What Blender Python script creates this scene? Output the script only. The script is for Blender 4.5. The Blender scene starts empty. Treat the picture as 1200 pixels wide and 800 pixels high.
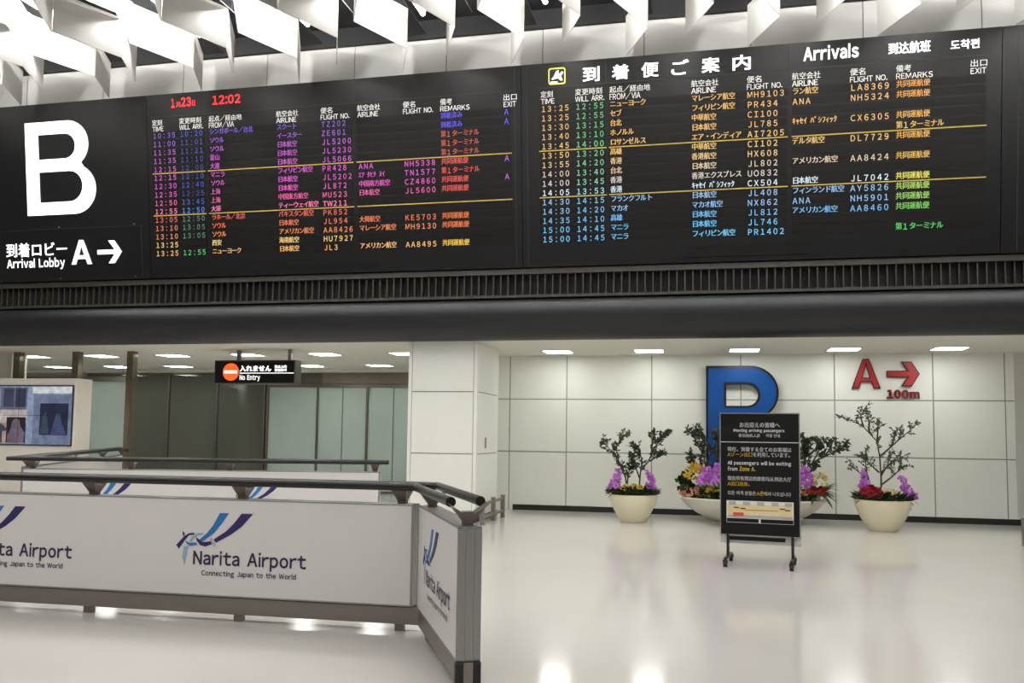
import bpy, bmesh, math, random
from mathutils import Vector, Matrix
S = bpy.context.scene
COL = S.collection
PI = math.pi

# ------------------------------------------------------------------ camera, world, lamps, exposure
F_PX, CX, CY = 1037.9, 600.0, 436.4
YAW, PITCH, ROLL, EYE = 0.22213, 0.07179, 0.01328, 1.55
cy_, sy_, cp_, sp_, cr_, sr_ = math.cos(YAW), math.sin(YAW), math.cos(PITCH), math.sin(PITCH), math.cos(ROLL), math.sin(ROLL)
fwd = Vector((-sy_, cy_, 0)); rgt = Vector((cy_, sy_, 0)); upv = Vector((0, 0, 1))
f2 = fwd * cp_ + upv * sp_; u2 = upv * cp_ - fwd * sp_
r3 = rgt * cr_ + u2 * sr_; u3 = u2 * cr_ - rgt * sr_
cam_d = bpy.data.cameras.new('camera'); cam = bpy.data.objects.new('camera', cam_d); COL.objects.link(cam)
mw = Matrix((r3, u3, -f2)).transposed().to_4x4(); mw.translation = Vector((0, 0, EYE)); cam.matrix_world = mw
cam_d.sensor_fit = 'HORIZONTAL'; cam_d.sensor_width = 36.0; cam_d.lens = 36.0 * F_PX / 1200.0
cam_d.shift_y = (CY - 400.0) / 1200.0
cam_d.clip_start = 0.05; cam_d.clip_end = 200
S.camera = cam
W = bpy.data.worlds.new('world'); S.world = W; W.use_nodes = True
W.node_tree.nodes['Background'].inputs[0].default_value = (1, 0.99, 0.97, 1)
W.node_tree.nodes['Background'].inputs[1].default_value = 0.45
S.view_settings.view_transform = 'Standard'; S.view_settings.look = 'None'
S.view_settings.gamma = 1.0; S.view_settings.use_curve_mapping = False
S.view_settings.exposure = 0.0
S.cycles.use_denoising = True
S.cycles.max_bounces = 7; S.cycles.diffuse_bounces = 4; S.cycles.glossy_bounces = 4; S.cycles.transmission_bounces = 5
S.cycles.sample_clamp_indirect = 6.0

HALL_W = 255.0      # each long fluorescent row over the concourse
DOWN_E = 21.5       # recessed square downlights
HIGH_E = 125.0      # short tubes high by the wall
TUBE_E = 74.0       # tubes between the ceiling baffles
def area_lamp(name, loc, sx, sy, w, col=(1, 0.985, 0.96)):
    l = bpy.data.lights.new(name, 'AREA'); l.shape = 'RECTANGLE'; l.size = sx; l.size_y = sy; l.energy = w; l.color = col
    o = bpy.data.objects.new(name, l); COL.objects.link(o); o.location = loc
    return o
for i_, x_ in enumerate((-13.0, -9.0, -5.0, -1.0, 3.0, 7.0)):
    area_lamp('hall_lamp', (x_, -1.0, 8.75), 0.7, 12.0, HALL_W)

# ------------------------------------------------------------------ helpers
class MB:
    def __init__(s): s.v = []; s.f = []; s.c = []
    def add(s, vs, fs, col=None):
        n = len(s.v); s.v += [tuple(v) for v in vs]; s.f += [tuple(i + n for i in f) for f in fs]
        s.c += [col or (1, 1, 1, 1)] * len(vs)
    def box(s, x0, x1, y0, y1, z0, z1, mat=None):
        vs = [Vector((x, y, z)) for x in (x0, x1) for y in (y0, y1) for z in (z0, z1)]
        if mat: vs = [mat @ v for v in vs]
        s.add(vs, [(0, 1, 3, 2), (4, 6, 7, 5), (0, 4, 5, 1), (2, 3, 7, 6), (0, 2, 6, 4), (1, 5, 7, 3)])
    def hexa(s, b, t):
        s.add(list(b) + list(t), [(3, 2, 1, 0), (4, 5, 6, 7), (0, 1, 5, 4), (1, 2, 6, 5), (2, 3, 7, 6), (3, 0, 4, 7)])
    def tube(s, pts, r, n=10, cap=True):
        pts = [Vector(p) for p in pts]; rs = r if isinstance(r, (list, tuple)) else [r] * len(pts)
        rings = []; prev = None
        for i, p in enumerate(pts):
            d = (pts[min(i + 1, len(pts) - 1)] - pts[max(i - 1, 0)]).normalized()
            a = prev if prev is not None else (Vector((0, 0, 1)) if abs(d.z) < .9 else Vector((1, 0, 0)))
            b = d.cross(a).normalized(); a = b.cross(d).normalized(); prev = a
            rings.append([p + (a * math.cos(2 * PI * k / n) + b * math.sin(2 * PI * k / n)) * rs[i] for k in range(n)])
        vs = [v for q in rings for v in q]
        fs = [(i * n + k, i * n + (k + 1) % n, (i + 1) * n + (k + 1) % n, (i + 1) * n + k) for i in range(len(pts) - 1) for k in range(n)]
        if cap: fs += [tuple(range(n))[::-1], tuple((len(pts) - 1) * n + k for k in range(n))]
        s.add(vs, fs)
    def lathe(s, prof, n=48, sx=1.0, sy=1.0, c=(0, 0, 0)):
        vs = []; fs = []
        for (r, z) in prof:
            vs += [(c[0] + r * sx * math.cos(2 * PI * k / n), c[1] + r * sy * math.sin(2 * PI * k / n), c[2] + z) for k in range(n)]
        for i in range(len(prof) - 1):
            fs += [(i * n + k, i * n + (k + 1) % n, (i + 1) * n + (k + 1) % n, (i + 1) * n + k) for k in range(n)]
        if prof[0][0] > 1e-6: fs.append(tuple(range(n))[::-1])
        if prof[-1][0] > 1e-6: fs.append(tuple((len(prof) - 1) * n + k for k in range(n)))
        s.add(vs, fs)
    def prism(s, poly, f, d0, d1):
        """poly in 2D; f(a, b, d) maps to 3D"""
        n = len(poly)
        s.add([f(a, b, d0) for a, b in poly] + [f(a, b, d1) for a, b in poly],
              [tuple(range(n))[::-1], tuple(range(n, 2 * n))] + [(k, (k + 1) % n, n + (k + 1) % n, n + k) for k in range(n)])
    def build(s, name, mat, parent=None, smooth=False, bevel=0.0, color=False):
        me = bpy.data.meshes.new(name); me.from_pydata(s.v, [], s.f); me.update()
        bm = bmesh.new(); bm.from_mesh(me); bmesh.ops.recalc_face_normals(bm, faces=bm.faces); bm.to_mesh(me); bm.free()
        if color:
            at = me.color_attributes.new('led', 'FLOAT_COLOR', 'POINT')
            for i, c in enumerate(s.c): at.data[i].color = c
        if smooth:
            for p in me.polygons: p.use_smooth = True
            try: me.set_sharp_from_angle(angle=0.7)
            except Exception: pass
        me.materials.append(mat)
        o = bpy.data.objects.new(name, me); COL.objects.link(o)
        if parent is not None: o.parent = parent
        if bevel:
            b = o.modifiers.new('bevel', 'BEVEL'); b.width = bevel; b.segments = 2; b.limit_method = 'ANGLE'
        return o

def tag(o, label, cat, group=None, kind=None):
    o['label'] = label; o['category'] = cat
    if group: o['group'] = group
    if kind: o['kind'] = kind
    return o
def thing(name, label, cat, loc=(0, 0, 0), rz=0.0, group=None, mat=None):
    o = bpy.data.objects.new(name, None); COL.objects.link(o); o.empty_display_size = 0.2
    if mat is not None: o.matrix_world = mat
    else: o.location = loc; o.rotation_euler = (0, 0, rz)
    return tag(o, label, cat, group)
def struct(o, label=None):
    o['kind'] = 'structure'
    if label: o['label'] = label
    return o

def lin(c): return tuple((x / 255 / 12.92 if x / 255 <= .04045 else ((x / 255 + .055) / 1.055) ** 2.4) for x in c) + (1,)
def mat(name, rgb, rough=0.5, metal=0.0, spec=0.5, noise=0.0, nscale=4.0, bump=0.0, emit=None, estr=0.0, coat=0.0):
    m = bpy.data.materials.new(name); m.use_nodes = True; nt = m.node_tree; b = nt.nodes['Principled BSDF']
    c = lin(rgb)
    b.inputs['Base Color'].default_value = c; b.inputs['Roughness'].default_value = rough; b.inputs['Metallic'].default_value = metal
    b.inputs['Specular IOR Level'].default_value = spec; b.inputs['Coat Weight'].default_value = coat
    if noise or bump:
        tc = nt.nodes.new('ShaderNodeTexCoord'); nz = nt.nodes.new('ShaderNodeTexNoise'); nz.inputs['Scale'].default_value = nscale; nz.inputs['Detail'].default_value = 5
        nt.links.new(tc.outputs['Object'], nz.inputs['Vector'])
        if noise:
            r = nt.nodes.new('ShaderNodeMix'); r.data_type = 'RGBA'
            r.inputs['A'].default_value = tuple(max(0, x * (1 - noise)) for x in c[:3]) + (1,)
            r.inputs['B'].default_value = tuple(min(1, x * (1 + noise)) for x in c[:3]) + (1,)
            nt.links.new(nz.outputs['Fac'], r.inputs['Factor']); nt.links.new(r.outputs['Result'], b.inputs['Base Color'])
        if bump:
            bp = nt.nodes.new('ShaderNodeBump'); bp.inputs['Strength'].default_value = bump; bp.inputs['Distance'].default_value = 0.01
            nt.links.new(nz.outputs['Fac'], bp.inputs['Height']); nt.links.new(bp.outputs['Normal'], b.inputs['Normal'])
    if emit:
        b.inputs['Emission Color'].default_value = lin(emit); b.inputs['Emission Strength'].default_value = estr
    return m

M = {}
M['floor'] = mat('polished_floor', (199, 195, 189), 0.12, noise=0.05, nscale=0.7, spec=0.5)
M['wall'] = mat('white_wall_panel', (226, 226, 218), 0.38, noise=0.02, nscale=3)
M['joint'] = mat('grey_joint', (150, 150, 143), 0.7, noise=0.05)
M['upwall'] = mat('upper_white_wall', (225, 223, 219), 0.5, noise=0.02, nscale=2)
M['upjoint'] = mat('upper_joint', (95, 94, 92), 0.7, noise=0.05)
M['skirt'] = mat('black_skirting', (24, 22, 20), 0.4, noise=0.1)
M['lowceil'] = mat('white_ceiling', (222, 219, 208), 0.7, noise=0.015, nscale=2)
M['blackceil'] = mat('black_ceiling', (44, 43, 44), 0.8, noise=0.1)
M['bulk'] = mat('black_bulkhead', (32, 32, 34), 0.7, noise=0.1)
M['baffle'] = mat('white_baffle', (240, 238, 233), 0.6, noise=0.01)
M['board'] = mat('board_black', (16, 16, 17), 0.36, spec=0.25, noise=0.08, nscale=1.5)
M['slot'] = mat('flap_slot', (9, 7, 7), 0.5, spec=0.2, noise=0.1)
M['seam'] = mat('board_seam', (14, 14, 15), 0.6)
M['yellow'] = mat('yellow_rule', (176, 150, 64), 0.5, emit=(196, 168, 70), estr=0.25, noise=0.02)
M['pictoyellow'] = mat('backlit_pale_yellow', (225, 220, 100), 0.5, emit=(226, 220, 96), estr=0.8, noise=0.02)
M['white_lit'] = mat('backlit_white', (245, 245, 245), 0.5, emit=(250, 250, 248), estr=1.0, noise=0.01)
M['white_print'] = mat('white_print', (225, 225, 220), 0.5, emit=(225, 225, 220), estr=0.34, noise=0.01)
M['red_led'] = mat('red_led', (220, 40, 50), 0.5, emit=(255, 50, 60), estr=1.0, noise=0.01)
M['fascia'] = mat('dark_fascia', (21, 23, 26), 0.42, spec=0.45, noise=0.08, nscale=2)
M['grille'] = mat('dark_grille', (62, 59, 54), 0.45, metal=0.5, noise=0.1)
M['grillebk'] = mat('grille_dark_back', (16, 14, 13), 0.8, noise=0.1)
M['alu'] = mat('aluminium_frame', (150, 150, 148), 0.35, metal=0.75, noise=0.05, nscale=8)
M['steel'] = mat('brown_steel', (132, 124, 118), 0.35, metal=0.5, noise=0.08, nscale=6)
M['pipe'] = mat('black_pipe', (18, 17, 15), 0.3, spec=0.45, noise=0.05)
M['panel'] = mat('white_barrier_panel', (214, 210, 208), 0.4, noise=0.015, nscale=3)
M['rubber'] = mat('black_rubber', (20, 19, 19), 0.5, noise=0.1)
M['navy'] = mat('navy_ink', (38, 30, 92), 0.5, noise=0.02)
M['text_ink'] = mat('dark_navy_ink', (36, 28, 68), 0.5, noise=0.02)
M['blue'] = mat('blue_ink', (24, 112, 178), 0.5, noise=0.02)
M['paleblue'] = mat('pale_blue_ink', (140, 170, 190), 0.5, noise=0.02)
M['greyink'] = mat('pale_grey_ink', (176, 166, 180), 0.5, noise=0.02)
M['letterblue'] = mat('blue_letter_face', (14, 72, 142), 0.25, noise=0.03, spec=0.5)
M['letterblack'] = mat('black_letter_rim', (16, 17, 22), 0.35, noise=0.05)
M['letterred'] = mat('red_letter_face', (166, 36, 39), 0.4, noise=0.03)
M['letterdark'] = mat('dark_red_letter_rim', (62, 14, 16), 0.45, noise=0.05)
M['cream'] = mat('cream_pot', (230, 221, 192), 0.3, noise=0.02)
M['bowl'] = mat('white_stone_bowl', (222, 219, 204), 0.35, noise=0.03, nscale=10)
M['soil'] = mat('dark_soil', (34, 28, 20), 0.9, noise=0.3, nscale=30)
M['leaf'] = mat('olive_leaf', (58, 72, 54), 0.5, noise=0.25, nscale=8)
M['leafgrey'] = mat('grey_olive_leaf', (78, 88, 70), 0.5, noise=0.25, nscale=8)
M['leafdark'] = mat('dark_leaf', (34, 56, 26), 0.45, noise=0.3, nscale=8)
M['leafpale'] = mat('pale_leaf', (128, 150, 84), 0.5, noise=0.25, nscale=9)
M['stem'] = mat('brown_stem', (62, 54, 40), 0.7, noise=0.2, nscale=20)
M['orchid'] = mat('purple_petal', (216, 136, 228), 0.5, noise=0.15, nscale=12)
M['yellowfl'] = mat('yellow_petal', (222, 186, 60), 0.5, noise=0.15, nscale=12)
M['redfl'] = mat('red_petal', (156, 22, 44), 0.5, noise=0.15, nscale=12)
M['redor'] = mat('orange_red_petal', (190, 62, 44), 0.5, noise=0.15, nscale=12)
M['pinkfl'] = mat('salmon_petal', (226, 164, 136), 0.5, noise=0.15, nscale=12)
M['creamfl'] = mat('cream_petal', (232, 216, 150), 0.5, noise=0.12, nscale=12)
M['signblack'] = mat('sign_black', (11, 11, 12), 0.45, spec=0.25, noise=0.05)
M['bracket'] = mat('dark_brown_steel', (98, 90, 84), 0.38, metal=0.5, noise=0.08, nscale=6)
M['signwhite'] = mat('sign_white_ink', (222, 222, 220), 0.5, noise=0.02)
M['signyellow'] = mat('sign_yellow_ink', (228, 190, 52), 0.5, noise=0.02)
M['acrylic'] = mat('pale_sheet', (205, 206, 202), 0.3, noise=0.02)
M['kiosk'] = mat('white_kiosk', (222, 214, 204), 0.45, noise=0.02)
M['glassframe'] = mat('dark_mullion', (104, 100, 90), 0.3, metal=0.6, noise=0.08)
M['brownpost'] = mat('brown_mirror_post', (122, 114, 99), 0.15, metal=0.8, noise=0.1)
M['brownpanel'] = mat('brown_panel', (112, 98, 86), 0.4, noise=0.1)
M['cool'] = mat('lamp_diffuser', (250, 250, 245), 0.5, emit=(250, 253, 248), estr=DOWN_E, noise=0.01)
M['tube'] = mat('lamp_tube', (250, 250, 245), 0.5, emit=(255, 254, 251), estr=TUBE_E, noise=0.01)
M['hightube'] = mat('lamp_tube_high', (250, 250, 245), 0.5, emit=(255, 254, 251), estr=HIGH_E, noise=0.01)
M['lampbody'] = mat('lamp_body', (200, 200, 198), 0.5, noise=0.02)
M['noorange'] = mat('backlit_orange', (240, 100, 40), 0.5, emit=(250, 92, 30), estr=0.9, noise=0.01)
M['greybox'] = mat('grey_sign_case', (84, 80, 76), 0.45, noise=0.05)

def led_material():
    m = bpy.data.materials.new('led_characters'); m.use_nodes = True; nt = m.node_tree; b = nt.nodes['Principled BSDF']
    a = nt.nodes.new('ShaderNodeVertexColor'); a.layer_name = 'led'
    b.inputs['Base Color'].default_value = (.02, .02, .02, 1)
    nt.links.new(a.outputs['Color'], b.inputs['Emission Color']); b.inputs['Emission Strength'].default_value = 1.0
    return m
M['led'] = led_material()
def glass_material(name, tint, film, film_w, rough):
    """smoked or filmed glazing: see-through tint, a share of milky film, clear reflections"""
    m = bpy.data.materials.new(name); m.use_nodes = True; nt = m.node_tree; nt.nodes.remove(nt.nodes['Principled BSDF'])
    out = nt.nodes['Material Output']
    tr = nt.nodes.new('ShaderNodeBsdfTransparent'); tr.inputs[0].default_value = lin(tint)
    df = nt.nodes.new('ShaderNodeBsdfDiffuse')
    nz = nt.nodes.new('ShaderNodeTexNoise'); nz.inputs['Scale'].default_value = 0.8
    tc = nt.nodes.new('ShaderNodeTexCoord'); nt.links.new(tc.outputs['Object'], nz.inputs['Vector'])
    mx = nt.nodes.new('ShaderNodeMix'); mx.data_type = 'RGBA'; c = lin(film)
    mx.inputs['A'].default_value = tuple(x * .88 for x in c[:3]) + (1,); mx.inputs['B'].default_value = tuple(x * 1.12 for x in c[:3]) + (1,)
    nt.links.new(nz.outputs['Fac'], mx.inputs['Factor']); nt.links.new(mx.outputs['Result'], df.inputs[0])
    m1 = nt.nodes.new('ShaderNodeMixShader'); m1.inputs[0].default_value = film_w
    nt.links.new(tr.outputs[0], m1.inputs[1]); nt.links.new(df.outputs[0], m1.inputs[2])
    gl = nt.nodes.new('ShaderNodeBsdfGlossy'); gl.inputs['Roughness'].default_value = rough
    fr = nt.nodes.new('ShaderNodeFresnel'); fr.inputs[0].default_value = 1.5
    m2 = nt.nodes.new('ShaderNodeMixShader'); nt.links.new(fr.outputs[0], m2.inputs[0])
    nt.links.new(m1.outputs[0], m2.inputs[1]); nt.links.new(gl.outputs[0], m2.inputs[2]); nt.links.new(m2.outputs[0], out.inputs[0])
    return m
M['glassdark'] = glass_material('smoked_glass', (140, 140, 126), (112, 112, 101), 0.6, 0.03)
M['glasspale'] = glass_material('filmed_green_glass', (190, 200, 194), (186, 200, 192), 0.82, 0.03)

# ---- lettering: outlines from the built-in font turned into flat meshes
_tc = {}
def glyphs(body, bold=0.0):
    """flat mesh of a line of text at size 1: (verts2d, faces, bbox); Latin letters are set one by one in upright sans forms"""
    if all(ord(c) < 127 for c in body):
        k = ('latin', body, bold)
        if k not in _tc:
            vs = []; fs = []; x = 0.0
            for c in body:
                if c == ' ': x += .44; continue
                gv, gf, gb = plain_stem(c, bold) if c in 'lIi' else raw_glyphs(chr(ord(c) + 0xFEE0), bold); n = len(vs)
                vs += [(a - gb[0] + x, b) for a, b in gv]; fs += [tuple(i + n for i in f) for f in gf]
                x += gb[2] - gb[0] + (.05 if c in 'AVTyvrt.:' else .085) + bold * .5
            _tc[k] = (vs, fs, (min(v[0] for v in vs), min(v[1] for v in vs), max(v[0] for v in vs), max(v[1] for v in vs)))
        return _tc[k]
    return raw_glyphs(body, bold)
def plain_stem(c, bold):
    w = .085 + 2 * bold; h = .545 + bold if c == 'i' else .733 + bold if c == 'I' else .78 + bold
    q = [(0, -bold), (w, -bold), (w, h), (0, h)]; f = [(0, 1, 2, 3)]
    if c == 'i': q += [(-.01, .65), (w + .01, .65), (w + .01, .77 + bold), (-.01, .77 + bold)]; f.append((4, 5, 6, 7))
    return q, f, (min(a for a, b in q), -bold, max(a for a, b in q), max(b for a, b in q))
def raw_glyphs(body, bold=0.0):
    k = (body, bold)
    if k not in _tc:
        cu = bpy.data.curves.new('lettering', 'FONT'); cu.body = body; cu.size = 1.0; cu.offset = bold; cu.resolution_u = 3; cu.fill_mode = 'FRONT'
        o = bpy.data.objects.new('lettering', cu); COL.objects.link(o)
        dg = bpy.context.evaluated_depsgraph_get(); dg.update()
        me = o.evaluated_get(dg).to_mesh()
        vs = [(v.co.x, v.co.y) for v in me.vertices]; fs = [tuple(p.vertices) for p in me.polygons]
        o.evaluated_get(dg).to_mesh_clear(); bpy.data.objects.remove(o); bpy.data.curves.remove(cu)
        bb = (min(v[0] for v in vs), min(v[1] for v in vs), max(v[0] for v in vs), max(v[1] for v in vs)) if vs else (0, 0, 1, 1)
        _tc[k] = (vs, fs, bb)
    return _tc[k]
CAP, CJK = 0.727, 0.84
def is_wide(c): return ord(c) > 0x2E7F and not 0xFF61 <= ord(c) <= 0xFF9F
def text_fit(mb, body, x0, y0, x1, y1, f, bold=0.0, col=None):
    """line of text stretched so its outline fills the box; dense scripts are struck twice over to embolden them"""
    cjk = any(ord(c) > 0x2E7F for c in body)
    vs, fs, bb = glyphs(body, 0.0 if cjk else bold)
    sx = (x1 - x0) / (bb[2] - bb[0]); sy = (y1 - y0) / (bb[3] - bb[1])
    hits = [(0, 0)]
    if cjk and bold: e = bold * sy; hits = [(-e, -e * .6), (e, -e * .6), (-e, e * .6), (e, e * .6), (0, 0)]
    for p, q in hits:
        mb.add([f(x0 + (a - bb[0]) * sx + p, y0 + (b - bb[1]) * sy + q) for a, b in vs], fs, col)
def mono(mb, body, x, y, f, h=0.101, pitch=0.101, bold=0.010, col=None):
    """characters set one per module, like a lamp matrix"""
    for c in body:
        if 0xFF61 <= ord(c) <= 0xFF9F: step = pitch * .58
        else: step = pitch
        if c == ' ': x += pitch * .5; continue
        dense = ord(c) > 0x2E7F
        vs, fs, bb = raw_glyphs(c if dense else chr(ord(c) + 0xFEE0), 0.0 if dense else bold)
        if is_wide(c): s = h / CJK; ox = 0.0; oy = 0.10
        elif step < pitch: s = h / CJK; ox = 0.0; oy = 0.10
        else: s = h / CAP; s *= .93; kx = .86; ox = ((pitch * .94 - (bb[2] - bb[0]) * s) / 2) / s - bb[0]; oy = 0.0; ox += (1 - kx) * (bb[0] + bb[2]) / 2
        k = min(1.0, (step * .97 / s) / max(.01, bb[2])) if (is_wide(c) or step < pitch) else kx
        for e in ((-.0022, .0022) if dense else (0,)):
            mb.add([f(x + (a * k + ox) * s + e, y + (b + oy) * s) for a, b in vs], fs, col)
        x += step
    return x
def shape2d(name, polys, matl, parent, mtx, depth, off=0.0):
    """flat outline with holes, given a thickness"""
    cu = bpy.data.curves.new(name, 'CURVE'); cu.dimensions = '2D'; cu.fill_mode = 'BOTH'; cu.extrude = depth / 2; cu.offset = off
    for poly in polys:
        sp = cu.splines.new('POLY'); sp.points.add(len(poly) - 1); sp.use_cyclic_u = True
        for p, q in zip(sp.points, poly): p.co = (q[0], q[1], 0, 1)
    o = bpy.data.objects.new(name, cu); COL.objects.link(o)
    dg = bpy.context.evaluated_depsgraph_get(); dg.update()
    me = bpy.data.meshes.new_from_object(o.evaluated_get(dg)); bpy.data.objects.remove(o); bpy.data.curves.remove(cu)
    me.name = name; me.materials.clear(); me.materials.append(matl)
    r = bpy.data.objects.new(name, me); COL.objects.link(r); r.parent = parent; r.matrix_local = mtx
    return r
def arc(cx, cy, r, a0, a1, n=14):
    return [(cx + r * math.cos(math.radians(a0 + (a1 - a0) * i / n)), cy + r * math.sin(math.radians(a0 + (a1 - a0) * i / n))) for i in range(n + 1)]
def letter_b(w, h, stem, bar, up=0.47, upw=0.92):
    hu = h * up; hl = h - hu; wu = w * upw
    ru, rl = hu / 2 + bar * .12, hl / 2
    mid = hl
    outer = [(0, 0)] + arc(w - rl, rl, rl, -90, 62) 
    outer += arc(wu - ru, h - ru, ru, -52, 90) + [(0, h)]
    b2 = bar * .5
    hl_in = (bar, mid - b2); hu_in = (mid + b2, h - bar)
    rli = (hl_in[1] - hl_in[0]) / 2; rui = (hu_in[1] - hu_in[0]) / 2
    lo = [(stem, hl_in[0])] + arc(w - stem - rli, (hl_in[0] + hl_in[1]) / 2, rli, -90, 90) + [(stem, hl_in[1])]
    hi = [(stem, hu_in[0])] + arc(wu - stem - rui, (hu_in[0] + hu_in[1]) / 2, rui, -90, 90) + [(stem, hu_in[1])]
    return [outer, lo, hi]
def letter_a(w, h, s, foot=None):
    t = s * 1.05
    o = [(0, 0), (s * 1.12, 0), (s * 1.12 + .21 * (w / 2 - s * .6), h * .22), (w - s * 1.12 - .21 * (w / 2 - s * .6), h * .22), (w - s * 1.12, 0), (w, 0), (w / 2 + t / 2, h), (w / 2 - t / 2, h)]
    k = h * .37
    i = [(w / 2 - (w / 2 - s * 1.35) * .56, k), (w / 2 + (w / 2 - s * 1.35) * .56, k), (w / 2, h * .80)]
    return [o, i]
def arrow(w, h, t):
    """shaft with a wide chevron head pointing right"""
    m = h / 2; a = t * 1.35
    return [[(0, m - t / 2), (w - a * 1.25, m - t / 2), (w - h / 2 - a * .55, 0), (w - h / 2 + a * .55, 0), (w, m), (w - h / 2 + a * .55, h), (w - h / 2 - a * .55, h), (w - a * 1.25, m + t / 2), (0, m + t / 2)]]

# ------------------------------------------------------------------ the setting
m = MB(); m.box(-27, 14, -14, 26, -0.2, 0.0); struct(m.build('floor', M['floor']))
YW = 18.52; CEIL = 3.265
# panelled back wall of the right alcove
def panelled(name, x_joints, z_joints, x0, x1, y, z0, z1, gap=0.012):
    b = MB(); b.box(x0, x1, y + 0.012, y + 0.2, z0, z1)
    o = b.build(name, M['joint']); struct(o)
    p = MB()
    xs = [x0] + list(x_joints) + [x1]; zs = [z0] + list(z_joints) + [z1]
    for i in range(len(xs) - 1):
        for j in range(len(zs) - 1):
            p.box(xs[i] + (gap if i else 0), xs[i + 1] - (gap if i < len(xs) - 2 else 0), y, y + 0.02, zs[j] + (gap if j else 0), zs[j + 1] - (gap if j < len(zs) - 2 else 0))
    struct(p.build('wall_panels', M['wall'], o))
    return o
panelled('wall_back', [-4.22, -2.99, -1.21, 0.58, 2.38, 4.19, 5.46], [1.233, 2.346], -5.2, 5.62, YW, 0.0, CEIL)
b = MB(); b.hexa([(5.62, YW, 0), (7.6, YW + 1.1, 0), (7.6, YW + 1.3, 0), (5.62, YW + .2, 0)], [(5.62, YW, CEIL), (7.6, YW + 1.1, CEIL), (7.6, YW + 1.3, CEIL), (5.62, YW + .2, CEIL)])
struct(b.build('wall_right_return', M['wall']))
b = MB(); b.box(-4.13, 5.62, YW - .015, YW + .01, 0.0, 0.115)
b.hexa([(5.62, YW - .015, 0), (7.6, YW + 1.085, 0), (7.6, YW + 1.11, 0), (5.62, YW + .01, 0)], [(5.62, YW - .015, .115), (7.6, YW + 1.085, .115), (7.6, YW + 1.11, .115), (5.62, YW + .01, .115)])
struct(b.build('baseboard_back', M['skirt']))
# square columns
def column(x0, x1, y0, y1, name):
    b = MB(); b.box(x0 + .014, x1 - .014, y0 + .014, y1 - .014, 0, CEIL)
    o = struct(b.build(name, M['joint']))
    p = MB(); zs = [0.11, 1.222, 2.345, CEIL]; g = .009; tr = .075
    for j in range(3):
        za, zb = zs[j] + (g if j else 0), zs[j + 1] - (g if j < 2 else 0)
        p.box(x0 + tr, x1 - tr, y0, y0 + .03, za, zb)
        p.box(x0 + tr, x1 - tr, y1 - .03, y1, za, zb)
        p.box(x0, x0 + .03, y0 + tr, y1 - tr, za, zb)
        p.box(x1 - .03, x1, y0 + tr, y1 - tr, za, zb)
    struct(p.build('column_panels', M['wall'], o))
    t = MB()
    for xa, xb in ((x0, x0 + tr - .012), (x1 - tr + .012, x1)):
        for ya, yb in ((y0, y0 + tr - .012), (y1 - tr + .012, y1)):
            t.box(xa, xb, ya, yb, .11, CEIL)
    struct(t.build('column_corner_trim', M['wall'], o))
    k = MB(); k.box(x0 - .004, x1 + .004, y0 - .004, y1 + .004, 0, .11); struct(k.build('column_skirting', M['skirt'], o))
    return o
column(-5.44, -4.13, 15.45, 17.08, 'column_white_square')
column(-16.7, -15.36, 16.9, 17.36, 'column_white_far')
# low ceiling behind the fascia
b = MB(); b.box(-27, 14, 15.42, 24.5, CEIL, CEIL + .25); struct(b.build('ceiling_low', M['lowceil']))
# upper wall over the boards: white panels with dark seams
b = MB(); b.box(-27, 14, 15.22, 15.42, 3.9, 9.6); struct(b.build('wall_upper', M['upjoint']))
b = MB(); sx = [-13.79 + 1.8075 * k for k in range(-8, 16)]
for i in range(len(sx) - 1): b.box(sx[i] + .008, sx[i + 1] - .008, 15.2, 15.23, 7.4, 8.86)
struct(b.build('wall_upper_panels', M['upwall']))
b = MB(); b.box(-27, 14, 15.12, 15.21, 8.86, 9.2); struct(b.build('trim_bulkhead', M['bulk']))
b = MB(); b.box(-27, 14, -14, 15.4, 9.2, 9.4); struct(b.build('ceiling_high', M['blackceil']))
# the rest of the concourse round the viewer
b = MB(); b.box(-27.2, -27, -14, 26, 0, 9.4); struct(b.build('wall_left', M['upwall']))
b = MB(); b.box(14, 14.2, -14, 26, 0, 9.4); struct(b.build('wall_right', M['upwall']))
b = MB(); b.box(-27, 14, -14.2, -14, 0, 9.4); struct(b.build('wall_behind', M['upwall']))
b = MB(); b.box(-27, 14, 25.8, 26, 0, 4); struct(b.build('wall_far', M['brownpanel']))

# dark rounded fascia and the air grille over it
b = MB(); prof = [(15.18, 3.97), (15.04, 3.95), (14.97, 3.90), (14.925, 3.83), (14.90, 3.74), (14.905, 3.64), (14.93, 3.54), (14.98, 3.45), (15.06, 3.37), (15.17, 3.31), (15.32, 3.265), (15.42, 3.262), (15.42, 3.97)]
n_ = len(prof)
b.add([(-27, y, z) for y, z in prof] + [(14, y, z) for y, z in prof], [(k, (k + 1) % n_, n_ + (k + 1) % n_, n_ + k) for k in range(n_)] + [tuple(range(n_)), tuple(range(n_, 2 * n_))[::-1]])
struct(b.build('trim_fascia', M['fascia'], smooth=True))
g = thing('air_grille', 'long dark air grille of upright slats under the flight boards', 'vent', (0, 15.1, 3.98))
b = MB(); b.box(-26, 13, .06, .12, 0, .52); b.build('grille_back', M['grillebk'], g)
b = MB(); b.box(-26, 13, -.06, .06, .43, .50); b.box(-26, 13, -.09, .06, .405, .43); b.build('top_rail', M['grille'], g)
b = MB(); b.box(-26, 13, -.1, .06, -.01, .025); b.box(-26, 13, -.07, .06, .025, .045); b.build('bottom_rail', M['grille'], g)
b = MB(); x = -18.0
while x < 8: b.box(x, x + .022, -.05, .07, .04, .41); x += .133
b.build('slats', M['grille'], g)

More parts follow.
